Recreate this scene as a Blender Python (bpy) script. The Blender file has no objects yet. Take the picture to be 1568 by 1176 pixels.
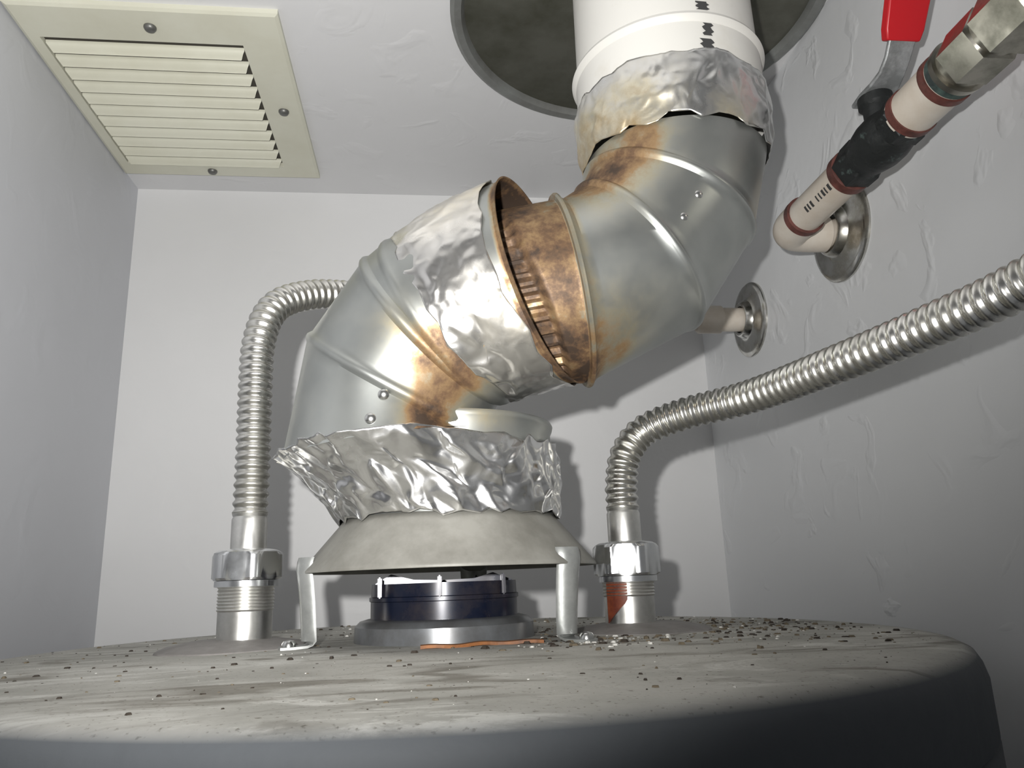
import bpy, bmesh, math, random
import numpy as np
from mathutils import Vector, Matrix, noise
random.seed(4); rng=np.random.RandomState(7)
OFF=1.45   # camera height above the closet floor; geometry below is measured from camera height
col=bpy.context.scene.collection
TOP=[]
# ---------------------------------------------------------------- materials
def nt(m): m.use_nodes=True; return m.node_tree
def mk(name,c1,rough=.5,metal=0.,c2=None,scale=20,bump=0.,bscale=60,detail=6,r2=None,lo=.4,hi=.65,stretch=None,bdist=.002):
    m=bpy.data.materials.new(name); t=nt(m); b=t.nodes['Principled BSDF']
    b.inputs['Base Color'].default_value=(*c1,1); b.inputs['Roughness'].default_value=rough; b.inputs['Metallic'].default_value=metal
    tc=t.nodes.new('ShaderNodeTexCoord'); src=tc.outputs['Object']
    if stretch:
        mp=t.nodes.new('ShaderNodeMapping'); mp.inputs['Scale'].default_value=stretch; t.links.new(src,mp.inputs[0]); src=mp.outputs[0]
    if c2:
        n=t.nodes.new('ShaderNodeTexNoise'); n.inputs['Scale'].default_value=scale; n.inputs['Detail'].default_value=detail; n.inputs['Roughness'].default_value=.65
        t.links.new(src,n.inputs['Vector'])
        r=t.nodes.new('ShaderNodeValToRGB'); r.color_ramp.elements[0].position=lo; r.color_ramp.elements[1].position=hi
        r.color_ramp.elements[0].color=(*c1,1); r.color_ramp.elements[1].color=(*c2,1)
        t.links.new(n.outputs['Fac'],r.inputs[0]); t.links.new(r.outputs[0],b.inputs['Base Color'])
        if r2 is not None:
            mr=t.nodes.new('ShaderNodeMapRange'); mr.inputs['From Min'].default_value=lo; mr.inputs['From Max'].default_value=hi
            mr.inputs['To Min'].default_value=rough; mr.inputs['To Max'].default_value=r2
            t.links.new(n.outputs['Fac'],mr.inputs[0]); t.links.new(mr.outputs[0],b.inputs['Roughness'])
    if bump:
        n2=t.nodes.new('ShaderNodeTexNoise'); n2.inputs['Scale'].default_value=bscale; n2.inputs['Detail'].default_value=5
        t.links.new(tc.outputs['Object'],n2.inputs['Vector'])
        bp=t.nodes.new('ShaderNodeBump'); bp.inputs['Strength'].default_value=bump; bp.inputs['Distance'].default_value=bdist
        t.links.new(n2.outputs['Fac'],bp.inputs['Height']); t.links.new(bp.outputs[0],b.inputs['Normal'])
    return m
def plaster(name,c,strength,dist=.003,scale=22,lo=.5,hi=.72,rough=.5,fine=.35,fs=75):
    m=bpy.data.materials.new(name); t=nt(m); b=t.nodes['Principled BSDF']
    b.inputs['Roughness'].default_value=rough
    tc=t.nodes.new('ShaderNodeTexCoord')
    n=t.nodes.new('ShaderNodeTexNoise'); n.inputs['Scale'].default_value=6; n.inputs['Detail'].default_value=4
    r=t.nodes.new('ShaderNodeValToRGB'); r.color_ramp.elements[0].color=(*[x*.96 for x in c],1); r.color_ramp.elements[1].color=(*c,1)
    r.color_ramp.elements[0].position=.35; r.color_ramp.elements[1].position=.6
    t.links.new(tc.outputs['Object'],n.inputs['Vector']); t.links.new(n.outputs['Fac'],r.inputs[0]); t.links.new(r.outputs[0],b.inputs['Base Color'])
    a=t.nodes.new('ShaderNodeTexNoise'); a.inputs['Scale'].default_value=scale; a.inputs['Detail'].default_value=3; a.inputs['Distortion'].default_value=.8
    t.links.new(tc.outputs['Object'],a.inputs['Vector'])
    rr=t.nodes.new('ShaderNodeValToRGB'); rr.color_ramp.elements[0].position=lo; rr.color_ramp.elements[1].position=hi
    t.links.new(a.outputs['Fac'],rr.inputs[0])
    f=t.nodes.new('ShaderNodeTexNoise'); f.inputs['Scale'].default_value=fs; f.inputs['Detail'].default_value=3
    t.links.new(tc.outputs['Object'],f.inputs['Vector'])
    mx=t.nodes.new('ShaderNodeMath'); mx.operation='MULTIPLY_ADD'; mx.inputs[1].default_value=fine
    t.links.new(f.outputs['Fac'],mx.inputs[0]); t.links.new(rr.outputs[0],mx.inputs[2])
    bp=t.nodes.new('ShaderNodeBump'); bp.inputs['Strength'].default_value=strength; bp.inputs['Distance'].default_value=dist
    t.links.new(mx.outputs[0],bp.inputs['Height']); t.links.new(bp.outputs[0],b.inputs['Normal'])
    return m
def galv(name,base,rough=.36,metal=.9,nscale=50,gold=(.40,.37,.28),mid=(.30,.195,.10),dark=(.14,.082,.045),deep=(.045,.028,.018),bmp=.12):
    m=bpy.data.materials.new(name); t=nt(m); b=t.nodes['Principled BSDF']
    tc=t.nodes.new('ShaderNodeTexCoord')
    at=t.nodes.new('ShaderNodeAttribute'); at.attribute_name='rust'
    n=t.nodes.new('ShaderNodeTexNoise'); n.inputs['Scale'].default_value=nscale; n.inputs['Detail'].default_value=8; n.inputs['Roughness'].default_value=.68
    t.links.new(tc.outputs['Object'],n.inputs['Vector'])
    mr=t.nodes.new('ShaderNodeMapRange'); mr.inputs['From Min'].default_value=.32; mr.inputs['From Max'].default_value=.68; mr.inputs['To Min'].default_value=.35; mr.inputs['To Max'].default_value=1.6
    t.links.new(n.outputs['Fac'],mr.inputs[0])
    mu=t.nodes.new('ShaderNodeMath'); mu.operation='MULTIPLY'; t.links.new(at.outputs['Fac'],mu.inputs[0]); t.links.new(mr.outputs[0],mu.inputs[1])
    r=t.nodes.new('ShaderNodeValToRGB'); e=r.color_ramp.elements
    e[0].position=0; e[0].color=(*base,1); e[1].position=1; e[1].color=(*deep,1)
    x=e.new(.25); x.color=(*gold,1); x=e.new(.5); x.color=(*mid,1); x=e.new(.75); x.color=(*dark,1)
    t.links.new(mu.outputs[0],r.inputs[0])
    n3=t.nodes.new('ShaderNodeTexNoise'); n3.inputs['Scale'].default_value=25; n3.inputs['Detail'].default_value=8
    t.links.new(tc.outputs['Object'],n3.inputs['Vector'])
    r3=t.nodes.new('ShaderNodeValToRGB'); r3.color_ramp.elements[0].color=(.8,.8,.8,1); r3.color_ramp.elements[1].color=(1,1,1,1); r3.color_ramp.elements[0].position=.35; r3.color_ramp.elements[1].position=.6
    t.links.new(n3.outputs['Fac'],r3.inputs[0])
    mm=t.nodes.new('ShaderNodeMixRGB'); mm.blend_type='MULTIPLY'; mm.inputs[0].default_value=1
    t.links.new(r.outputs[0],mm.inputs[1]); t.links.new(r3.outputs[0],mm.inputs[2]); t.links.new(mm.outputs[0],b.inputs['Base Color'])
    m1=t.nodes.new('ShaderNodeMapRange'); m1.inputs['To Min'].default_value=metal; m1.inputs['To Max'].default_value=.1
    t.links.new(mu.outputs[0],m1.inputs[0]); t.links.new(m1.outputs[0],b.inputs['Metallic'])
    m2=t.nodes.new('ShaderNodeMapRange'); m2.inputs['To Min'].default_value=rough; m2.inputs['To Max'].default_value=.65
    t.links.new(mu.outputs[0],m2.inputs[0]); t.links.new(m2.outputs[0],b.inputs['Roughness'])
    bp=t.nodes.new('ShaderNodeBump'); bp.inputs['Strength'].default_value=bmp; bp.inputs['Distance'].default_value=.001
    t.links.new(n3.outputs['Fac'],bp.inputs['Height']); t.links.new(bp.outputs[0],b.inputs['Normal'])
    return m
M={}
M['wall']=plaster('painted_plaster_wall',(.70,.70,.70),.16,.0015)
M['wallL']=plaster('plaster_left_shaded',(.575,.585,.615),.2,.0015)  # darker, bluer copy of the wall; grazing-light shade put into the colour
M['wallR']=plaster('knockdown_plaster',(.72,.73,.74),.32,.002,26,.59,.70,.42,.40,70)
M['ceil']=plaster('painted_ceiling',(.67,.67,.675),.26,.0015,24,.56,.7)
M['floor']=mk('concrete_floor',(.28,.27,.26),.8,0,(.2,.19,.18),8,.3)
M['galv']=galv('galvanized_steel_rusting',(.46,.48,.47))
M['hood']=mk('hood_painted_steel',(.26,.255,.23),.5,.1,(.17,.165,.145),30,.15,80)
M['leg']=mk('zinc_leg',(.42,.43,.42),.4,.6,(.30,.31,.30),60,.1,80)
M['foil']=mk('aluminium_foil_tape',(.92,.92,.92),.20,1.,(.86,.86,.85),25,.10,220,bdist=.0006,r2=.28)
M['foil2']=galv('stained_foil_tape',(.90,.89,.87),.25,1.,45,(.80,.74,.60),(.55,.45,.30),(.35,.25,.14),(.2,.12,.06),.15)
M['foil3']=galv('aged_foil_tape',(.76,.77,.78),.25,1.,45,(.66,.61,.48),(.38,.28,.15),(.22,.13,.06),(.10,.06,.03),.15)
M['white']=mk('white_vent_pipe_paint',(.60,.59,.555),.4,0,(.48,.45,.38),14,.08,50,lo=.5,hi=.8)
M['cpvc']=mk('cream_cpvc',(.62,.57,.50),.35,0,(.54,.47,.39),30)
M['chrome']=mk('chrome',(.62,.62,.60),.15,1.,(.35,.33,.28),40,r2=.35)
M['flex']=mk('stainless_corrugated',(.80,.79,.75),.25,1.,(.60,.59,.54),40,r2=.36)
M['nipple']=mk('zinc_nipple',(.85,.84,.81),.28,1.,(.64,.64,.61),60,r2=.4)
M['nut']=mk('plated_brass_nut',(.94,.95,.95),.20,1.,(.80,.82,.84),50,r2=.28)
M['vent']=mk('cream_enamel_grille',(.64,.635,.53),.4,0,(.59,.58,.47),12)
M['ventdark']=mk('painted_duct_shade',(.05,.045,.035),.8)
M['screw']=mk('dull_screw',(.18,.18,.17),.45,.7)
M['zincscrew']=mk('zinc_screw',(.7,.7,.68),.25,1.)
M['dish']=mk('olive_grey_metal',(.13,.13,.108),.32,.5,(.08,.08,.06),20)
M['dishrim']=mk('grey_rim_metal',(.25,.26,.25),.45,.4,(.18,.18,.17),20)
M['black']=mk('dark_blue_black_enamel',(.006,.009,.022),.25,.2,(.03,.026,.03),60)
M['bafflegrey']=mk('grey_flue_base',(.20,.21,.22),.3,.5,(.13,.13,.13),40)
M['valveblk']=mk('corroded_valve_body',(.02,.022,.022),.5,.3,(.10,.14,.13),70,.5,120,lo=.60,hi=.68)
M['maroon']=mk('primer_ring',(.06,.02,.015),.5,0,(.15,.05,.04),90)
M['teal']=mk('teal_corrosion',(.03,.04,.04),.6,.2,(.08,.13,.115),110)
M['nickel']=mk('nickel_fitting',(.42,.40,.35),.28,1.,(.24,.24,.20),50,r2=.4)
M['red']=mk('red_vinyl',(.50,.010,.016),.35)
M['lever']=mk('lever_steel',(.26,.27,.27),.5,.6,(.45,.46,.47),90,.4,160)
M['ink']=mk('printed_ink',(.04,.04,.04),.6)
M['label']=mk('paper_label',(.62,.62,.58),.6,0,(.12,.12,.12),140,lo=.55,hi=.58)
M['rust']=mk('rust_drip',(.10,.022,.012),.5,0,(.22,.055,.02),120)
M['oxide']=mk('orange_rust_strip',(.32,.12,.03),.6,0,(.10,.045,.025),60)
M['crumbW']=mk('white_crumbs',(.62,.61,.57),.8)
M['crumbD']=mk('dark_crumbs',(.03,.022,.015),.8)
M['crumbB']=mk('brown_dust',(.13,.105,.07),.9)
M['plate']=mk('nipple_boss',(.26,.245,.235),.6,.1,(.18,.17,.16),50,.3)
def tankmat():
    m=mk('dusty_tank_enamel',(.50,.49,.45),.65,0,(.30,.295,.265),9,.22,90,lo=.36,hi=.66,detail=10)
    t=m.node_tree; b=t.nodes['Principled BSDF']; b.inputs['Specular IOR Level'].default_value=.25
    lk=b.inputs['Base Color'].links[0].from_socket
    tc=t.nodes.new('ShaderNodeTexCoord')
    n=t.nodes.new('ShaderNodeTexNoise'); n.inputs['Scale'].default_value=10; n.inputs['Detail'].default_value=11; n.inputs['Distortion'].default_value=2.6; n.inputs['Roughness'].default_value=.74
    mp=t.nodes.new('ShaderNodeMapping'); mp.inputs['Scale'].default_value=(.6,1.9,1); t.links.new(tc.outputs['Object'],mp.inputs[0]); t.links.new(mp.outputs[0],n.inputs['Vector'])
    r=t.nodes.new('ShaderNodeValToRGB'); r.color_ramp.elements[0].position=.52; r.color_ramp.elements[1].position=.60
    r.color_ramp.elements[0].color=(0,0,0,1); r.color_ramp.elements[1].color=(.7,.7,.7,1)
    t.links.new(n.outputs['Fac'],r.inputs[0])
    mx=t.nodes.new('ShaderNodeMixRGB'); mx.inputs[2].default_value=(.62,.615,.575,1)
    t.links.new(r.outputs[0],mx.inputs[0]); t.links.new(lk,mx.inputs[1])
    nd=t.nodes.new('ShaderNodeTexNoise'); nd.inputs['Scale'].default_value=22; nd.inputs['Detail'].default_value=9; nd.inputs['Distortion'].default_value=1.2; t.links.new(mp.outputs[0],nd.inputs['Vector'])
    rd=t.nodes.new('ShaderNodeValToRGB'); rd.color_ramp.elements[0].position=.34; rd.color_ramp.elements[1].position=.46
    rd.color_ramp.elements[0].color=(.52,.50,.47,1); rd.color_ramp.elements[1].color=(1,1,1,1); t.links.new(nd.outputs['Fac'],rd.inputs[0])
    md=t.nodes.new('ShaderNodeMixRGB'); md.blend_type='MULTIPLY'; md.inputs[0].default_value=1; t.links.new(mx.outputs[0],md.inputs[1]); t.links.new(rd.outputs[0],md.inputs[2])
    g=t.nodes.new('ShaderNodeTexNoise'); g.inputs['Scale'].default_value=600; g.inputs['Detail'].default_value=3; t.links.new(tc.outputs['Object'],g.inputs['Vector'])
    gr=t.nodes.new('ShaderNodeValToRGB'); gr.color_ramp.elements[0].position=.28; gr.color_ramp.elements[1].position=.38
    gr.color_ramp.elements[0].color=(.5,.47,.43,1); gr.color_ramp.elements[1].color=(1,1,1,1); t.links.new(g.outputs['Fac'],gr.inputs[0])
    mg=t.nodes.new('ShaderNodeMixRGB'); mg.blend_type='MULTIPLY'; mg.inputs[0].default_value=1; t.links.new(md.outputs[0],mg.inputs[1]); t.links.new(gr.outputs[0],mg.inputs[2])
    # worn dust thins out towards the rim, bare grey jacket below it
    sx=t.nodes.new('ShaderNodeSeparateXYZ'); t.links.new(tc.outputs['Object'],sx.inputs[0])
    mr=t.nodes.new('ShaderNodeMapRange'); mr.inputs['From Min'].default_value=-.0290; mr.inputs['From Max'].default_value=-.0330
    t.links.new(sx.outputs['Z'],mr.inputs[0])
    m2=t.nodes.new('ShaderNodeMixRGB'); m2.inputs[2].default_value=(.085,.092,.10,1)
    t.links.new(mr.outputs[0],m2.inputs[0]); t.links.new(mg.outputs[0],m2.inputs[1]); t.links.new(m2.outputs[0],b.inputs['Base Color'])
    return m
M['tank']=tankmat()
# ---------------------------------------------------------------- mesh helpers
def add(name,verts,faces,mats,parent=None,smooth=True,angle=40,rust=None,fm=None,recalc=True):
    me=bpy.data.meshes.new(name); me.from_pydata([tuple(map(float,v)) for v in verts],[],[tuple(f) for f in faces]); me.update()
    if recalc:
        bm=bmesh.new(); bm.from_mesh(me); bmesh.ops.recalc_face_normals(bm,faces=bm.faces); bm.to_mesh(me); bm.free()
    for mt in (mats if isinstance(mats,(list,tuple)) else [mats]): me.materials.append(mt)
    if fm is not None: me.polygons.foreach_set('material_index',fm)
    if smooth:
        me.polygons.foreach_set('use_smooth',[True]*len(me.polygons))
        if angle: me.set_sharp_from_angle(angle=math.radians(angle))
    if rust is not None:
        a=me.attributes.new('rust','FLOAT','POINT'); a.data.foreach_set('value',[float(rust(v.co)) for v in me.vertices])
    o=bpy.data.objects.new(name,me); col.objects.link(o)
    if parent: o.parent=parent
    else: TOP.append(o)
    return o
def empty(name):
    e=bpy.data.objects.new(name,None); e.empty_display_size=.02; col.objects.link(e); TOP.append(e); return e
def nrm(v): v=np.array(v,float); return v/np.linalg.norm(v)
class Ring:
    def __init__(s,P,C,N): s.P=P;s.C=np.array(C,float);s.N=nrm(N)
    def off(s,a,h):
        R=s.P-s.C; R=R/np.linalg.norm(R,axis=1)[:,None]
        return Ring(s.P+s.N*a+R*h,s.C+s.N*a,s.N)
def keyrings(keys,seg,u0=(1,0.3,0.1)):
    out=[];u=np.array(u0,float)
    for c,n,r in keys:
        n=nrm(n); u=u-n*np.dot(u,n); u=nrm(u); v=np.cross(n,u)
        th=np.linspace(0,2*np.pi,seg,endpoint=False)
        P=np.array(c)+r*(np.cos(th)[:,None]*u+np.sin(th)[:,None]*v)
        out.append(Ring(P,c,n))
    return out
def lerp(a,b,t): return Ring(a.P*(1-t)+b.P*t,a.C*(1-t)+b.C*t,a.N*(1-t)+b.N*t)
def skin(name,rings,mats,closed=False,cap=False,**k):
    seg=len(rings[0].P); V=np.concatenate([r.P for r in rings]); F=[]
    n=len(rings)
    for i in range(n if closed else n-1):
        j=(i+1)%n
        for s in range(seg):
            t=(s+1)%seg; F.append((i*seg+s,i*seg+t,j*seg+t,j*seg+s))
    if cap: F.append(tuple(range(seg))[::-1]); F.append(tuple((n-1)*seg+s for s in range(seg)))
    return add(name,V,F,mats,**k)
BEAD=[(-.0032,0),(-.002,.0009),(-.0008,.0017),(.0008,.0017),(.002,.0009),(.0032,0)]
def ducting(name,keys,beads,mat,th=.0009,seg=112,sub=10,parent=None,rust=None,extra=None):
    kr=keyrings(keys,seg); L=[]
    groups=[]
    for i,k in enumerate(kr):
        g=[]
        if beads[i]:
            for a,h in BEAD:
                if i==0 and a<0 or i==len(kr)-1 and a>0: continue
                g.append(k.off(a,h*beads[i]))
        else: g=[k]
        groups.append(g)
    for i,g in enumerate(groups):
        L+=g
        if i<len(groups)-1:
            a=g[-1]; b=groups[i+1][0]
            for s in range(1,sub): L.append(lerp(a,b,s/sub))
    if extra: L=extra(L)
    inner=[r.off(0,-th) for r in L][::-1]
    return skin(name,L+inner,mat,closed=True,parent=parent,rust=rust)
def lathe(name,prof,origin,mats,axis=(0,0,1),seg=64,rf=None,closed=False,cap=True,**k):
    ks=[]
    ax=nrm(axis)
    for t,r in prof: ks.append((np.array(origin)+ax*t,ax,1.))
    kr=keyrings(ks,seg,u0=(1,0,0) if abs(ax[0])<.9 else (0,1,0)); th=np.linspace(0,2*np.pi,seg,endpoint=False)
    for i,(t,r) in enumerate(prof):
        rr=np.array([rf(a,t,r) if rf else r for a in th])
        kr[i].P=kr[i].C+(kr[i].P-kr[i].C)*rr[:,None]
    return skin(name,kr,mats,closed=closed,cap=cap and not closed,**k)
def box(name,mn,mx,mat,parent=None,rot=None,bev=0,smooth=False):
    bm=bmesh.new(); bmesh.ops.create_cube(bm,size=1)
    c=(np.array(mn)+np.array(mx))/2; s=np.array(mx)-np.array(mn)
    for v in bm.verts: v.co=Vector((v.co.x*s[0],v.co.y*s[1],v.co.z*s[2]))
    if bev: bmesh.ops.bevel(bm,geom=bm.edges,offset=bev,segments=2,affect='EDGES')
    if rot is not None:
        for v in bm.verts: v.co=rot@v.co
    for v in bm.verts: v.co+=Vector(c)
    me=bpy.data.meshes.new(name); bm.to_mesh(me); bm.free(); me.materials.append(mat)
    o=bpy.data.objects.new(name,me); col.objects.link(o)
    if parent: o.parent=parent
    else: TOP.append(o)
    return o
def catmull(pts,step):
    P=np.array(pts,float); P=np.vstack([2*P[0]-P[1],P,2*P[-1]-P[-2]]); out=[]
    for i in range(1,len(P)-2):
        for t in np.linspace(0,1,60,endpoint=False):
            a,b,c,d=P[i-1],P[i],P[i+1],P[i+2]
            out.append(.5*((2*b)+(-a+c)*t+(2*a-5*b+4*c-d)*t*t+(-a+3*b-3*c+d)*t**3))
    out.append(P[-2]); out=np.array(out)
    s=np.concatenate([[0],np.cumsum(np.linalg.norm(np.diff(out,axis=0),axis=1))])
    n=int(s[-1]/step); q=np.linspace(0,s[-1],n+1)
    return np.stack([np.interp(q,s,out[:,k]) for k in range(3)],1),q
def sweep(name,pts,rad,mat,step=.002,seg=32,parent=None,cap=True,**k):
    C,q=catmull(pts,step); T=np.gradient(C,axis=0)
    kr=keyrings([(C[i],T[i],rad(q[i]) if callable(rad) else rad) for i in range(len(C))],seg,u0=(.3,1,.2))
    return skin(name,kr,mat,cap=cap,parent=parent,**k)
def hexf(a,t,r):
    x=(a%(math.pi/3))-math.pi/6; return r*math.cos(math.pi/6)/math.cos(x)
def crumple(name,pf,nseg,nrow,amp,mat,parent,edge=.003,jit=.42,cuts=3,fine=.00025,relax=2,rust=None,seed=1,lift=.0008):
    """thin sheet pinched into random facets, creases slightly relaxed. pf(a,f)->(point, outward dir, along dir)"""
    R=random.Random(seed); V=[]; F=[]
    for j in range(nrow+1):
        for s in range(nseg):
            a=2*math.pi*(s+.5*(j%2)+R.uniform(-jit,jit))/nseg
            f=(j+(R.uniform(-jit,jit) if 0<j<nrow else 0))/nrow
            p,o,al=pf(a,max(0,min(1,f)))
            k=1. if 0<j<nrow else .35
            p=p+o*(lift+amp*k*(R.uniform(-.35,1.) if R.random()<.75 else 0.1))
            if j in(0,nrow): p=p+al*R.uniform(-edge,edge)
            V.append(p)
    for j in range(nrow):
        for s in range(nseg):
            t=(s+1)%nseg; A,B,C,D=j*nseg+s,j*nseg+t,(j+1)*nseg+t,(j+1)*nseg+s
            if j%2==0: F+=[(A,B,D),(B,C,D)]
            else: F+=[(A,B,C),(A,C,D)]
    bm=bmesh.new(); bv=[bm.verts.new(tuple(map(float,v))) for v in V]; bm.verts.ensure_lookup_table()
    for f in F: bm.faces.new([bv[i] for i in f])
    bmesh.ops.recalc_face_normals(bm,faces=bm.faces)
    bmesh.ops.subdivide_edges(bm,edges=list(bm.edges),cuts=cuts,use_grid_fill=True)
    inner=[v for v in bm.verts if not v.is_boundary]
    for _ in range(relax): bmesh.ops.smooth_vert(bm,verts=inner,factor=.5,use_axis_x=True,use_axis_y=True,use_axis_z=True)
    bm.normal_update()
    for v in bm.verts:
        q=v.co*150+noise.noise_vector(v.co*60)*1.2
        rid=1-2*abs(noise.noise(q)); v.co=v.co+v.normal*(fine*1.6*rid+fine*2.2*noise.noise(v.co*55))
    me=bpy.data.meshes.new(name); bm.to_mesh(me); bm.free(); me.materials.append(mat)
    me.polygons.foreach_set('use_smooth',[True]*len(me.polygons))
    if rust is not None:
        at=me.attributes.new('rust','FLOAT','POINT'); at.data.foreach_set('value',[float(rust(v.co)) for v in me.vertices])
    o=bpy.data.objects.new(name,me); col.objects.link(o); o.parent=parent
    so=o.modifiers.new('thickness','SOLIDIFY'); so.thickness=.00025; so.offset=-1
    return o
def ringpath(keys):
    """pf for a wrap that follows a list of (centre, normal, radius)"""
    fr=[];u=np.array((1,.3,.1),float)
    for c,n,r in keys:
        n=nrm(n); u=nrm(u-n*np.dot(u,n)); v=np.cross(n,u); fr.append((np.array(c,float),n,r,u.copy(),v))
    def pf(a,f):
        x=f*(len(fr)-1); i=min(int(x),len(fr)-2); t=x-i
        A,B=fr[i],fr[i+1]; ca,sa=math.cos(a),math.sin(a)
        da=A[3]*ca+A[4]*sa; db=B[3]*ca+B[4]*sa
        p=(A[0]+da*A[2])*(1-t)+(B[0]+db*B[2])*t
        return p,nrm(da*(1-t)+db*t),nrm(A[1]*(1-t)+B[1]*t)
    return pf
# ---------------------------------------------------------------- room
D=.76; XL=-.295; XR=.301; ZC=.411; ZF=-OFF; YF=-.55
box('wall_back',(XL-.1,D,ZF),(XR+.1,D+.1,ZC+.1),M['wall'])
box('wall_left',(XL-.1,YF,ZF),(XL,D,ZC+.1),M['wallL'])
box('wall_right',(XR,YF,ZF),(XR+.1,D,ZC+.1),M['wallR'])
box('floor',(XL-.1,YF,ZF-.08),(XR+.1,D+.1,ZF),M['floor'])
RC=(.160,.468); RH=.132
bm=bmesh.new()
vs=[bm.verts.new((x,y,ZC)) for x,y in((XL,YF),(XR,YF),(XR,D),(XL,D))]
es=[bm.edges.new((vs[i],vs[(i+1)%4])) for i in range(4)]
cv=[bm.verts.new((RC[0]+RH*math.cos(a),RC[1]+RH*math.sin(a),ZC)) for a in np.linspace(0,2*math.pi,72,endpoint=False)]
es+=[bm.edges.new((cv[i],cv[(i+1)%72])) for i in range(72)]
bmesh.ops.triangle_fill(bm,use_beauty=True,use_dissolve=False,edges=es)
r=bmesh.ops.extrude_face_region(bm,geom=list(bm.faces))
for v in [g for g in r['geom'] if isinstance(g,bmesh.types.BMVert)]: v.co.z+=.1
bmesh.ops.recalc_face_normals(bm,faces=bm.faces)
me=bpy.data.meshes.new('ceiling'); bm.to_mesh(me); bm.free(); me.materials.append(M['ceil'])
o=bpy.data.objects.new('ceiling',me); col.objects.link(o); TOP.append(o)
# ---------------------------------------------------------------- ceiling collar (dish)
dish=empty('vent_ceiling_collar')
prof=[(-.0005,.139),(-.004,.139),(-.006,.136),(-.005,.131),(0,.1285),(.012,.127),(.014,.122),(.009,.119),(.016,.114),(.020,.106),(.015,.102),(.023,.096),(.026,.088),(.020,.084),(.03,.078),(.034,.07),(.036,.03)]
lathe('dish',prof[4:],(RC[0],RC[1],ZC),M['dish'],seg=96,cap=True,parent=dish)
lathe('rim',prof[:5]+[(.004,.1285),(.004,.131),(-.0005,.131)],(RC[0],RC[1],ZC),M['dishrim'],seg=96,closed=True,parent=dish)
V=[];F=[]
for i in range(12):
    a=math.radians(-14+i*4)
    for rr,zz in((.100,ZC+.0125),(.1255,ZC+.0080)): V.append((RC[0]+rr*math.cos(a),RC[1]+rr*math.sin(a),zz))
for i in range(11): F.append((2*i,2*i+1,2*i+3,2*i+2))
add('paper_label',V,F,M['label'],parent=dish)
# ---------------------------------------------------------------- ceiling grille
g=empty('ceiling_vent_grille')
x0,x1,y0,y1=-.2935,-.104,.487,.722; ox0,ox1,oy0,oy1=-.283,-.136,.522,.699
zb=ZC-.005; zt=ZC
V=[];F=[]
def rect(a,b,c,d,z): return [(a,c,z),(b,c,z),(b,d,z),(a,d,z)]
loops=[rect(x0,x1,y0,y1,zt),rect(x0,x1,y0,y1,zb+.0012),rect(x0+.0025,x1-.0025,y0+.0025,y1-.0025,zb),
       rect(ox0,ox1,oy0,oy1,zb),rect(ox0,ox1,oy0,oy1,zt-.0002)]
for L in loops: V+=L
for i in range(4):
    for s in range(4): F.append((i*4+s,i*4+(s+1)%4,(i+1)*4+(s+1)%4,(i+1)*4+s))
add('face_plate',V,F,M['vent'],parent=g,smooth=False)
box('duct_shade_panel',(ox0,oy0,ZC-.0008),(ox1,oy1,ZC-.0001),M['ventdark'],parent=g)  # dark sheet on the ceiling, painted in for the shade behind the louvres
nb=11; V=[];F=[]
pitch=(oy1-oy0)/nb
for i in range(nb):
    yc=oy0+pitch*(i+.5)
    prof=[(-.0010,-.0024),(-.0003,-.0040),(.0012,-.0054),(.0032,-.0066),(.0050,-.0075),(.0056,-.0082)]
    b0=len(V); n0=len(prof)
    for up in (0,.0008):
        for (dy,dz) in prof:
            for xx,sg in ((ox0+.0008,1),(ox1-.0008,-1)): V.append((xx+sg*(.004*max(0,(-dz-.004)/.005)),yc+dy,ZC+dz+up))
    k=b0+2*n0
    for j in range(n0-1):
        F.append((b0+2*j,b0+2*j+1,b0+2*j+3,b0+2*j+2))
        F.append((k+2*j,k+2*j+2,k+2*j+3,k+2*j+1))
        F.append((b0+2*j,b0+2*j+2,k+2*j+2,k+2*j)); F.append((b0+2*j+1,k+2*j+1,k+2*j+3,b0+2*j+3))
    F.append((b0,k,k+1,b0+1)); e=2*(n0-1); F.append((b0+e,b0+e+1,k+e+1,k+e))
add('louvre_blades',V,F,M['vent'],parent=g,angle=50)
for i,(sx,sy) in enumerate(((-.199,.506),(-.120,.606),(-.207,.7105))):
    lathe('screw_%d'%(i+1),[(.0005,.0045),(-.001,.0045),(-.0026,.0036),(-.0034,.0018),(-.0034,.0004)],(sx,sy,zb),M['screw'],seg=20,parent=g)
# ---------------------------------------------------------------- tank
TX,TY=.0135,.424; TR=.242
tank=empty('water_heater_tank')
prof=[(-.0275,.001),(-.0276,.05),(-.0279,.10),(-.0284,.15),(-.0288,.19),(-.0291,.215),(-.0294,.228),(-.0302,.2350),(-.0322,.2388),(-.0360,.2408),(-.041,.242),(-.060,.242),(-.0615,.2405),(-.063,.242),(-.3,.242),(-.8,.242),(ZF+.04,.242),(ZF+.04,.225),(ZF,.225)]
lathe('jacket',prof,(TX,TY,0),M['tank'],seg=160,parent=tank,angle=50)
prof_t=prof[:7]
NL=(-.092,.424); NR=(.111,.424)
for i,(nx,ny,ex) in enumerate(((NL[0]-.005,NL[1],0),(NR[0]+.005,NR[1],0))):
    lathe('nipple_boss_%d'%(i+1),[(-.0295,.039),(-.0275,.038),(-.0262,.034),(-.0240,.022),(-.0235,.016),(-.0235,.002)],(nx,ny,0),M['plate'],seg=56,parent=tank,
       rf=lambda a,t,r:r*(1+.03*math.sin(3*a+1)+.02*math.sin(7*a)))
lathe('flue_base_ring',[(-.0282,.047),(-.0200,.0465),(-.0175,.044),(-.0165,.040),(-.0165,.02)],(TX-.003,TY-.002,0),M['bafflegrey'],seg=72,parent=tank)
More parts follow.
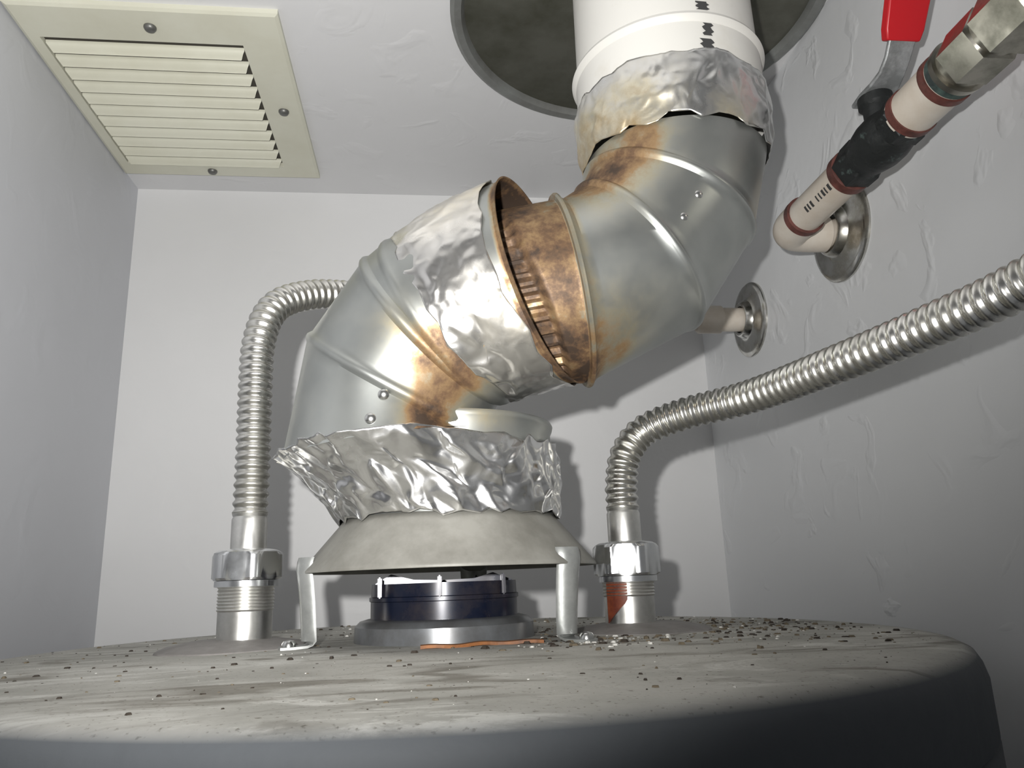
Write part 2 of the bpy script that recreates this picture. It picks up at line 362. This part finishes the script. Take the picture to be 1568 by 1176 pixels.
lathe('flue_outlet',[(-.018,.0385),(-.008,.0385),(-.0076,.0392),(-.0058,.0392),(-.0054,.0383),(.0008,.038),(.0008,.036),(-.018,.036)],(TX-.003,TY-.002,0),M['black'],seg=72,closed=True,parent=tank)
for i,a in enumerate((-150,-95,-40,60,140)):
    ar=math.radians(a)
    c=(TX-.003+.0378*math.cos(ar),TY-.002+.0378*math.sin(ar))
    box('outlet_tab_%d'%(i+1),(c[0]-.001,c[1]-.004,-.006),(c[0]+.001,c[1]+.004,.0042),M['black'],parent=tank,rot=None,bev=.0006)
V=[];F=[]
hp=[(-.036,.0012),(-.028,.0058),(-.016,.0026),(.0,.0020),(.016,.0024),(.026,.0052),(.036,.0012)]
for x,z in hp: V+=[(TX-.003+x,TY-.004,-.004),(TX-.003+x,TY+.002,-.004),(TX-.003+x,TY+.002,z),(TX-.003+x,TY-.004,z)]
for j in range(6):
    for s in range(4): F.append((4*j+s,4*j+(s+1)%4,4*j+4+(s+1)%4,4*j+4+s))
F+=[(0,1,2,3),(24,25,26,27)]
add('turbulator_hanger',V,F,M['black'],parent=tank,smooth=False)
V=[];F=[]
for i in range(17):
    x=-.002+i*.0035; y=.3585-.002*math.sin(i*.5)+.0004*i; z=-.0276+.0003*math.sin(i)
    V+=[(x,y,z),(x,y+.004,z+.0002),(x,y+.004,z+.0016),(x,y,z+.0014)]
for i in range(16):
    for s in range(4): F.append((4*i+s,4*i+(s+1)%4,4*i+4+(s+1)%4,4*i+4+s))
F+=[(0,1,2,3),(64,65,66,67)]
add('rust_strip',V,F,M['oxide'],parent=tank,smooth=False)
# debris
def tz(r):
    return float(np.interp(r,[p[1] for p in prof_t],[p[0] for p in prof_t]))
V=[];F=[];FM=[]
def crumb(x,y,s,mi):
    if mi==0: s*=.7
    z=tz(math.hypot(x-TX,y-TY)); b=len(V); a=random.random()*6.28; s2=s*random.uniform(.4,1); h=s*random.uniform(.2,.55)
    for dz,k in((-.0002,1),(h,random.uniform(.4,.8))):
        for q in range(5):
            t=a+q*1.2566+random.uniform(-.2,.2); lx=s*k*math.cos(t); ly=s2*k*math.sin(t)
            V.append((x+lx*math.cos(a)-ly*math.sin(a),y+lx*math.sin(a)+ly*math.cos(a),z+dz))
    for q in range(5): F.append((b+q,b+(q+1)%5,b+5+(q+1)%5,b+5+q)); FM.append(mi)
    F.append(tuple(b+5+q for q in range(5))); FM.append(mi)
def inside(x,y,m=.005):
    if math.hypot(x-TX,y-TY)>.226: return False
    if math.hypot(x-TX+.003,y-TY)<.05 or math.hypot(x-NR[0]-.005,y-NR[1])<.041 or math.hypot(x-NL[0]+.005,y-NL[1])<.041: return False
    return True
for _ in range(900):
    a=random.random()*6.28; r=.226*math.sqrt(random.random()); x=TX+r*math.cos(a); y=TY+r*math.sin(a)
    if inside(x,y): crumb(x,y,random.choice([.0003,.0004,.0005,.0007,.0011,.0018])*(.66 if y<.3 else 1),random.choice([0,1,1,1,2,2]))
for _ in range(750):
    x=random.gauss(.15,.045); y=random.gauss(.43,.055)
    if inside(x,y) : crumb(x,y,random.choice([.0004,.0006,.0008,.0012,.002]),random.choice([0,1,1,2,2,2]))
for _ in range(240):
    x=random.gauss(.075,.020); y=random.gauss(.366,.016)
    if inside(x,y) : crumb(x,y,random.choice([.0005,.0008,.0012,.0024]),random.choice([0,0,1,1,2,2]))
add('debris_crumbs',V,F,[M['crumbW'],M['crumbD'],M['crumbB']],smooth=False,fm=FM,parent=tank)
# ---------------------------------------------------------------- draft hood
hood=empty('draft_hood')
HX,HY=.0140,.420
lathe('skirt',[(.0335,.0565),(.0310,.0585),(.0095,.0768),(.0080,.0778),(.0072,.0775),(.0085,.0755),(.0300,.0575),(.0335,.0555)],(HX,HY,0),M['hood'],seg=128,closed=True,parent=hood,angle=60,
   rf=lambda a,t,r:r*(1+.006*math.sin(5*a)))
th=np.linspace(0,2*np.pi,128,endpoint=False)
def ctop(a):
    w=.5+.5*math.cos(a+.45); w=max(0,min(1,(w-.45)/.25)); w=w*w*(3-2*w); return .056+.0265*w
rings=[]
for f,rr in((0,.0562),(.25,.0562),(.5,.0562),(.75,.0562),(.90,.0562),(.94,.0572),(.98,.0577),(1.0,.0572),(1.0,.0555),(.5,.0550),(0,.0550)):
    P=np.array([(HX+rr*math.cos(a),HY+rr*math.sin(a),.030+(ctop(a)-.030)*f) for a in th]); rings.append(Ring(P,(HX,HY,.03),(0,0,1)))
skin('collar',rings,M['galv'],closed=True,parent=hood,rust=lambda p:.03+.22*max(0,1-abs(p.x-.03)/.02)*(p.z>.07))
for i,ang in enumerate((-163,-43.5,77)):
    a=math.radians(ang); rd=np.array((math.cos(a),math.sin(a),0)); tg=np.array((-math.sin(a),math.cos(a),0)); c=np.array((HX,HY,0))
    path=[(.0735,.0150,.0080),(.0742,.0128,.0085),(.0745,.009,.0085),(.0735,.003,.0080),(.0725,-.006,.0076),(.0715,-.018,.0070),(.0712,-.0245,.0066),(.0720,-.0265,.0060),(.0745,-.0275,.0060),(.0810,-.0278,.0060),(.0870,-.0279,.0050)]
    V=[];F=[];m=7
    for (rr,z,w) in path:
        for sgn in (1,-1):
            for q in range(m):
                s=-1+2*q/(m-1)
                bulge=.0050*(1-s*s) if z>-.026 else 0
                V.append(c+rd*(rr+bulge+(.0007 if sgn>0 else -.0007)*(1 if z>-.026 else 0))+tg*s*w+np.array((0,0,z+(.0012 if (sgn>0 and z<=-.026) else 0))))
    n=len(path)
    for j in range(n-1):
        A=j*2*m;B=(j+1)*2*m
        for q in range(m-1):
            F.append((A+q,A+q+1,B+q+1,B+q)); F.append((A+m+q,B+m+q,B+m+q+1,A+m+q+1))
        F.append((A,B,B+m,A+m)); F.append((A+m-1,A+2*m-1,B+2*m-1,B+m-1))
    for A in (0,(n-1)*2*m):
        for q in range(m-1): F.append((A+q,A+q+1,A+m+q+1,A+m+q))
    add('leg_%d'%(i+1),V,F,M['leg'],parent=hood,angle=55)
    sc=c+rd*.0825
    lathe('foot_screw_%d'%(i+1),[(-.0275,.0034),(-.0252,.0034),(-.0240,.0026),(-.0236,.001)],(sc[0],sc[1],0),M['zincscrew'],seg=18,parent=hood)
# ---------------------------------------------------------------- lower elbow
def blob(p,c,r,a=1.): 
    d=math.dist(p,c)/r; return a*math.exp(-d*d)
def rustShadeL(p):
    v=.02+blob(p,(.004,.352,.076),.012,.95)+blob(p,(.018,.345,.093),.018,.62)+blob(p,(.0,.345,.108),.012,.45)+blob(p,(.012,.342,.112),.012,.45)+blob(p,(-.012,.350,.118),.012,.22)
    v+=blob(p,(.060,.33,.12),.03,.2)+blob(p,(.08,.37,.19),.03,.2)
    d=(p.x-.0651)*.848-(p.y-.37)*.488+(p.z-.1528)*.206
    R=math.sqrt(max(0,(p.x-.0651)**2+(p.y-.37)**2+(p.z-.1528)**2-d*d))
    if R<.0556 and d>-.035: v+=1.1  # mouth interior also painted near-black for the shade in the gap
    elif d>-.005: v+=.72
    return v
keysL=[((-.0186,.40,.0700),(-.13,-.04,.99),.0535),((-.0132,.398,.105),(.476,-.274,.835),.0515),((.0067,.388,.131),(.702,-.397,.605),.0515),((.0138,.3845,.1345),(.76,-.43,.49),.0525),((.0420,.3760,.1465),(.82,-.46,.33),.0545),((.0651,.37,.1528),(.848,-.488,.206),.0562)]
elL=empty('vent_pipe_elbow')
ducting('lower_elbow_gores',keysL,[0,1,1,.6,0,.8],M['galv'],parent=elL,rust=rustShadeL)
def rivets(parent,pts,r=.0026):
    for i,(p,n) in enumerate(pts):
        lathe('rivet_%d'%(i+1),[(-.001,r),(.0003,r),(.0010,r*.75),(.0013,r*.2)],p,M['zincscrew'],axis=n,seg=16,parent=parent)
def onring(c,n,r,direction,lift=0):
    n=nrm(n); d=np.array(direction,float); d=d-n*np.dot(d,n); d=nrm(d); return np.array(c)+d*(r+lift),d
p1=onring((-.0178,.3995,.0785),(.02,-.08,.99),.0528,(-.12,-1,0)); p2=onring((-.0150,.399,.096),(.3,-.2,.9),.0518,(.0,-1,0))
rivets(elL,[p1,p2])
crumple('foil_tape_wrap',ringpath([((.0200,.3828,.1373),(.775,-.435,.455),.0530),((.0300,.3797,.1417),(.80,-.45,.39),.0538),((.0420,.3760,.1465),(.82,-.46,.33),.0548),((.0585,.3718,.1512),(.842,-.48,.24),.0562)]),
   34,6,.0017,M['foil2'],elL,edge=.0022,cuts=6,fine=.00028,relax=4,seed=5,lift=.0009,
   rust=lambda p:.02+blob(p,(.045,.32,.125),.022,.22)+blob(p,(.02,.35,.19),.03,.18))
def pf_hood(a,f):
    ca,sa=math.cos(a),math.sin(a)
    w=max(0,min(1,(-ca*.9-sa*.35+.25)/.8)); w=w*w*(3-2*w)
    low=np.array((HX+.0580*ca,HY+.0580*sa,.0325))
    r1=np.array((HX+.0573*ca,HY+.0573*sa,.0700)); r2=np.array((-.0186+.0555*ca,.400+.0555*sa,.0725-.0075*(-ca)))
    hi=r1*(1-w)+r2*w; p=low*(1-f)+hi*f; R=np.array((ca,sa,0.))
    p=p-R*.005*w*math.sin(math.pi*f)
    return p,R,np.array((0,0,1.))
crumple('foil_collar_wrap',pf_hood,68,6,.0046,M['foil'],hood,edge=.0022,cuts=6,fine=.00030,relax=4,seed=11,lift=.0006)
# ---------------------------------------------------------------- upper elbow
elU=empty('vent_pipe_elbow')
U0=np.array((.083,.395,.156)); n0=nrm((.98,-.10,.17))
def rustU(p):
    v=.02+blob(p,(.100,.37,.208),.024,.75)+blob(p,(.118,.352,.230),.016,.4)+blob(p,(.085,.385,.195),.02,.45)+blob(p,(.095,.37,.108),.018,.6)+blob(p,(.10,.35,.125),.02,.18)
    d=float(np.dot(np.array(p)-U0,n0))
    if d<.0035: v+=.22
    if d<-.003: v+=.42
    if d<-.020: v+=.10
    return v
keysU=[(U0,n0,.0508),((.1213,.395,.1765),(.774,-.07,.629),.0512),((.1425,.395,.209),(.42,-.06,.86),.0512),((.150,.395,.236),(.02,0,1),.0525)]
def stub(L):
    base=L[0]; pre=[]
    seg=len(base.P)
    crimp=(np.arange(seg)%4<2)*1.0
    for t in np.linspace(.044,.004,28):
        k=max(0,min(1,(t-.024)/.004)); r=-.0016-.0030*k
        rg=base.off(-t,r); R=rg.P-rg.C; Rz=R[:,2].copy(); R/=np.linalg.norm(R,axis=1)[:,None]
        rg.P=rg.P+R*((crimp*-.0026*k))[:,None]-n0[None,:]*(Rz*.42*(t-.004)/.040)[:,None]; pre.append(rg)
    for a,h in ((-.0034,-.0012),(-.0030,.0012),(-.002,.0020),(-.001,.0018)): pre.append(base.off(a,h))
    return pre+L
ducting('upper_elbow_gores',keysU,[1.2,1,1,0],M['galv'],parent=elU,rust=rustU,extra=stub,seg=160)
rivets(elU,[onring((.128,.395,.187),(.65,-.07,.74),.0508,(.35,-1,.1)),onring((.135,.395,.199),(.5,-.07,.86),.0508,(.3,-1,.1))],.0024)
# ---------------------------------------------------------------- flue stack
flue=empty('flue_vent_pipe')
FX,FY=.150,.395
lathe('white_pipe',[(.256,.0552),(.292,.0556),(.2935,.0572),(.2955,.0580),(.2975,.0572),(.299,.0545),(.36,.0540),(ZC+.034,.0540),(ZC+.034,.052),(.256,.052)],(FX,FY,0),M['white'],seg=112,closed=True,parent=flue,angle=35)
V=[];F=[]
a0=math.radians(-86)
def mark(zs,ze,w,da=0,r=.0549):
    b=len(V); n=6
    for j in range(n+1):
        z=zs+(ze-zs)*j/n; jit=.02*math.sin(j*2.1+zs*500)
        for s in (-1,1):
            a=a0+da+jit+s*w; V.append((FX+r*math.cos(a),FY+r*math.sin(a),z))
    for j in range(n): F.append((b+2*j,b+2*j+1,b+2*j+3,b+2*j+2))
mark(.274,.281,.06,r=.0561); mark(.283,.291,.045,.02,.0562); mark(.3005,.306,.06,0); mark(.308,.320,.055,.01); mark(.322,.34,.07,0)
add('marker_line',V,F,M['ink'],parent=flue,recalc=False)
crumple('foil_tape_band',ringpath([((FX,FY,.2355),(0.02,0,1),.0532),((FX,FY,.248),(0,0,1),.0556),((FX,FY,.260),(0,0,1),.0560),((FX,FY,.2725),(0,0,1),.0560)]),
   46,5,.0022,M['foil3'],elU,edge=.0024,cuts=5,fine=.0003,relax=4,seed=21,lift=.0008,
   rust=lambda p:.03+.30*max(0,min(1,(.148-p.x)/.03))*max(.25,min(1,(.272-p.z)/.02))+blob(p,(.165,.345,.236),.015,.25))
# ---------------------------------------------------------------- nipples and flexible connectors
def connector(name,nip,rot,pts,nutz):
    e=empty(name)
    x,y=nip
    lathe('threaded_nipple',[(-.0245,.0136),(-.010,.0136)]+[(-.010+.0008*k,.0136+(.0007 if k%2 else 0)) for k in range(1,int((nutz[0]+.010)/.0008)+3)],(x,y,0),M['nipple'],seg=40,parent=e)
    a,b=nutz
    lathe('hex_nut',[(a,.0165),(a+.0012,.0182),(b-.0025,.0182),(b-.001,.0168),(b,.0150),(b+.0008,.0108)],(x,y,0),M['nut'],seg=96,rf=lambda t_,t,r:min(r,hexf(t_+rot,t,.0190)),parent=e,angle=25)
    lathe('lock_ring',[(a-.0035,.0138),(a-.0032,.0160),(a-.0003,.0160),(a,.0138)],(x,y,0),M['nut'],seg=40,parent=e)
    lathe('smooth_cuff',[(b-.001,.0092),(b+.016,.0092),(b+.0175,.0086),(b+.019,.0092),(b+.021,.0080)],(x,y,0),M['nipple'],seg=40,parent=e)
    pit=.0050
    sweep('corrugated_hose',[(x,y,b+.0195)]+pts,lambda s:.0079+.0014*(.5+.5*math.cos(2*math.pi*s/pit))**.8,M['flex'],step=.00055,seg=36,parent=e,angle=None)
    return e
cL=connector('flexible_water_connector',NL,.10,[(-.0920,.424,.070),(-.0925,.424,.105),(-.0922,.426,.137),(-.086,.434,.160),(-.070,.449,.1735),(-.048,.467,.181),(0,.505,.192),(.09,.565,.208),(.16,.61,.220),(.215,.632,.2255),(.248,.637,.226)],(.0055,.0205))
cR=connector('flexible_water_connector',NR,.283,[(.1113,.424,.052),(.1150,.4238,.068),(.1265,.4225,.0815),(.1470,.410,.0885),(.1745,.381,.0915),(.194,.322,.0935),(.2085,.275,.096),(.2185,.238,.099),(.232,.19,.110),(.247,.145,.140),(.256,.120,.170),(.259,.110,.200)],(.0010,.0185))
V=[];F=[]
zz=np.linspace(-.001,-.0235,12)
for j,z in enumerate(zz):
    w=(.62 if z>-.012 else .62*max(.06,1-(-.012-z)/.0118)); a1=math.radians(-155); 
    for q in range(8):
        a=a1+w*1.5*q/7-.1; V.append((NR[0]+.0141*math.cos(a)+.0,NR[1]+.0141*math.sin(a),z))
for j in range(11):
    for q in range(7): F.append((j*8+q,j*8+q+1,(j+1)*8+q+1,(j+1)*8+q))
add('rust_drip',V,F,M['rust'],parent=cR,recalc=False)
# ---------------------------------------------------------------- wall outlets + escutcheons
def escutcheon(parent,y,z,R=.036):
    pr=[(0,R),(.0015,R),(.0030,R*.96),(.0040,R*.85),(.0042,R*.62),(.0060,R*.52),(.0105,R*.46),(.0115,R*.42),(.0110,R*.36),(.002,R*.36),(0,R*.36)]
    return lathe('escutcheon_plate',pr,(XR,y,z),M['chrome'],axis=(-1,0,0),seg=72,closed=True,parent=parent,angle=35)
st=empty('water_supply_stub')
escutcheon(st,.639,.226,.0345)
lathe('stub_pipe',[(-.001,.0110),(.030,.0110),(.030,.0128),(.050,.0128),(.052,.0110),(.053,.0095)],(XR,.639,.226),M['cpvc'],axis=(-1,0,0),seg=36,parent=st)
vp=empty('water_supply_pipe_with_ball_valve')
PX,PZ,PY=.259,.234,.4767
escutcheon(vp,PY,PZ+.002,.0365)
sweep('stub_elbow',[(XR+.001,PY,PZ+.001),(.288,PY,PZ),(.272,PY,PZ),(.263,PY-.002,PZ),(.2595,PY-.008,PZ),(PX,PY-.018,PZ),(PX,PY-.028,PZ)],lambda s:.0107 if s<.014 else .0130,M['cpvc'],step=.0012,parent=vp,angle=45)
lathe('stub_ring',[(.016,.0108),(.016,.0122),(.021,.0122),(.021,.0108)],(XR,PY,PZ),M['maroon'],axis=(-1,0,0),seg=32,parent=vp)
def alongY(name,prof,mat,seg=40,rf=None,ang=35,x=PX,z=PZ):
    return lathe(name,[(-y,r) for y,r in prof],(x,0,z),mat,axis=(0,-1,0),seg=seg,rf=rf,parent=vp,angle=ang)
alongY('cpvc_run_1',[(.456,.0118),(.385,.0118)],M['cpvc'])
alongY('joint_ring_1',[(.4535,.0113),(.4530,.0136),(.4480,.0136),(.4475,.0113)],M['maroon'])
alongY('joint_ring_2',[(.3955,.0113),(.3950,.0136),(.3890,.0136),(.3880,.0113)],M['maroon'])
alongY('valve_body',[(.3890,.0120),(.3880,.0134),(.3770,.0136),(.3750,.0126),(.3700,.0138),(.3620,.0152),(.3540,.0152),(.3470,.0138),(.3440,.0126),(.3420,.0136),(.3340,.0136),(.3320,.012)],M['valveblk'],seg=48,
    rf=lambda a,t,r:hexf(a,t,r*1.06) if (-t>.376 or -t<.344) else r)
alongY('joint_ring_3',[(.3335,.0113),(.3330,.0138),(.3285,.0138),(.3280,.0113)],M['maroon'])
alongY('cpvc_run_2',[(.335,.0130),(.300,.0130)],M['cpvc'])
alongY('joint_ring_4',[(.3060,.0113),(.3055,.0140),(.3015,.0140),(.3010,.0113)],M['maroon'])
alongY('joint_ring_5',[(.3010,.0113),(.3008,.0132),(.2975,.0132),(.2970,.0113)],M['teal'])
alongY('union_fitting',[(.2975,.0120),(.2965,.0142),(.2930,.0146),(.2925,.0128),(.2890,.0128),(.2885,.0146),(.2700,.0146),(.2690,.0128),(.2660,.0128),(.2655,.0155),(.2420,.0155),(.2400,.0130),(.2300,.0130),(.2290,.0112)],M['nickel'],seg=60,
    rf=lambda a,t,r:hexf(a,t,r*1.06) if (.2420<=-t<=.2656 or .27<=-t<=.2886) else r,ang=25)
alongY('cpvc_run_3',[(.231,.0112),(.125,.0112)],M['cpvc'])
sweep('drop_elbow',[(PX,.150,PZ),(PX,.130,PZ),(PX,.116,PZ-.002),(PX,.111,PZ-.010),(PX,.110,PZ-.030)],.0135,M['cpvc'],step=.0015,parent=vp,angle=45)
V=[];F=[]
for k in range(9):
    y=.430-.0036*k; wd=random.uniform(.0012,.0026)
    if k in (3,): continue
    b=len(V)
    for q in range(4):
        a=math.radians(200+q*7)
        V.append((PX+.01195*math.cos(a),y,PZ+.01195*math.sin(a))); V.append((PX+.01195*math.cos(a),y-wd,PZ+.01195*math.sin(a)))
    for q in range(3): F.append((b+2*q,b+2*q+1,b+2*q+3,b+2*q+2))
add('printed_legend',V,F,M['ink'],parent=vp,recalc=False)
lathe('valve_stem',[(.0135,.0075),(.0205,.0075),(.0225,.0095),(.0275,.0095),(.0280,.0060),(.0310,.0055),(.0312,.002)],(PX,.358,PZ),M['valveblk'],seg=36,rf=lambda a,t,r:r,parent=vp)
lp=[(.368,.0268,.0085),(.358,.0272,.0095),(.348,.0276,.0088),(.340,.0300,.0076),(.333,.0350,.0074),(.327,.0420,.0078),(.322,.0500,.0080)]
def strip(name,path,t,mat):
    V=[];F=[]; n=len(path)
    Y=np.array([p[0] for p in path]); Z=np.array([p[1] for p in path]); dY=np.gradient(Y); dZ=np.gradient(Z)
    for (y,z,w),a,b in zip(path,dY,dZ):
        L=math.hypot(a,b); ny,nz=b/L,-a/L
        V+=[(PX-w,y,PZ+z),(PX+w,y,PZ+z),(PX+w,y+ny*t,PZ+z+nz*t),(PX-w,y+ny*t,PZ+z+nz*t)]
    for j in range(n-1):
        for s in range(4): F.append((4*j+s,4*j+(s+1)%4,4*j+4+(s+1)%4,4*j+4+s))
    F+=[(0,1,2,3),(4*n-4,4*n-3,4*n-2,4*n-1)]
    o=add(name,V,F,mat,parent=vp,smooth=True,angle=60)
    bv=o.modifiers.new('bevel','BEVEL'); bv.width=.0008; bv.segments=2
    return o
strip('lever_arm',lp,.0026,M['lever'])
strip('lever_grip',[(.3265,.0410,.0095),(.3235,.0460,.0110),(.315,.060,.0118),(.306,.077,.0118),(.298,.092,.0112),(.295,.098,.009)],.0060,M['red'])
# ---------------------------------------------------------------- lift everything onto the real floor level
for o in TOP:
    o.location.z+=OFF
# ---------------------------------------------------------------- camera
Rx=Vector((.99330,-.11011,-.03505)); Up=Vector((.00616,-.25226,.96760)); Fw=Vector((.11542,.96138,.25002))
Fw.normalize(); Rx=(Rx-Fw*Rx.dot(Fw)).normalized(); Up=Rx.cross(Fw).normalized()
cam=bpy.data.cameras.new('camera'); co=bpy.data.objects.new('camera',cam); col.objects.link(co)
mw=Matrix((( Rx.x,Up.x,-Fw.x,0),(Rx.y,Up.y,-Fw.y,0),(Rx.z,Up.z,-Fw.z,OFF),(0,0,0,1))); co.matrix_world=mw
cam.sensor_width=36; cam.lens=26.86; cam.clip_start=.01; cam.clip_end=20
bpy.context.scene.camera=co
# ---------------------------------------------------------------- light: on-camera flash + dim world fill added to even out its falloff
l=bpy.data.lights.new('camera_flash','SPOT'); l.energy=15.5; l.spot_size=math.radians(114); l.spot_blend=1.; l.shadow_soft_size=.004; l.color=(1,.985,.96)
lo=bpy.data.objects.new('camera_flash',l); col.objects.link(lo); lo.location=(-.027,-.01,OFF+.024)
d=(Rx*(-240)+Up*350+Fw*1170).normalized(); lo.rotation_mode='QUATERNION'; lo.rotation_quaternion=d.to_track_quat('-Z','Y')
w=bpy.data.worlds.new('world'); bpy.context.scene.world=w; w.use_nodes=True
w.node_tree.nodes['Background'].inputs[0].default_value=(.92,.95,1,1); w.node_tree.nodes['Background'].inputs[1].default_value=.16
bpy.context.scene.view_settings.view_transform='Standard'
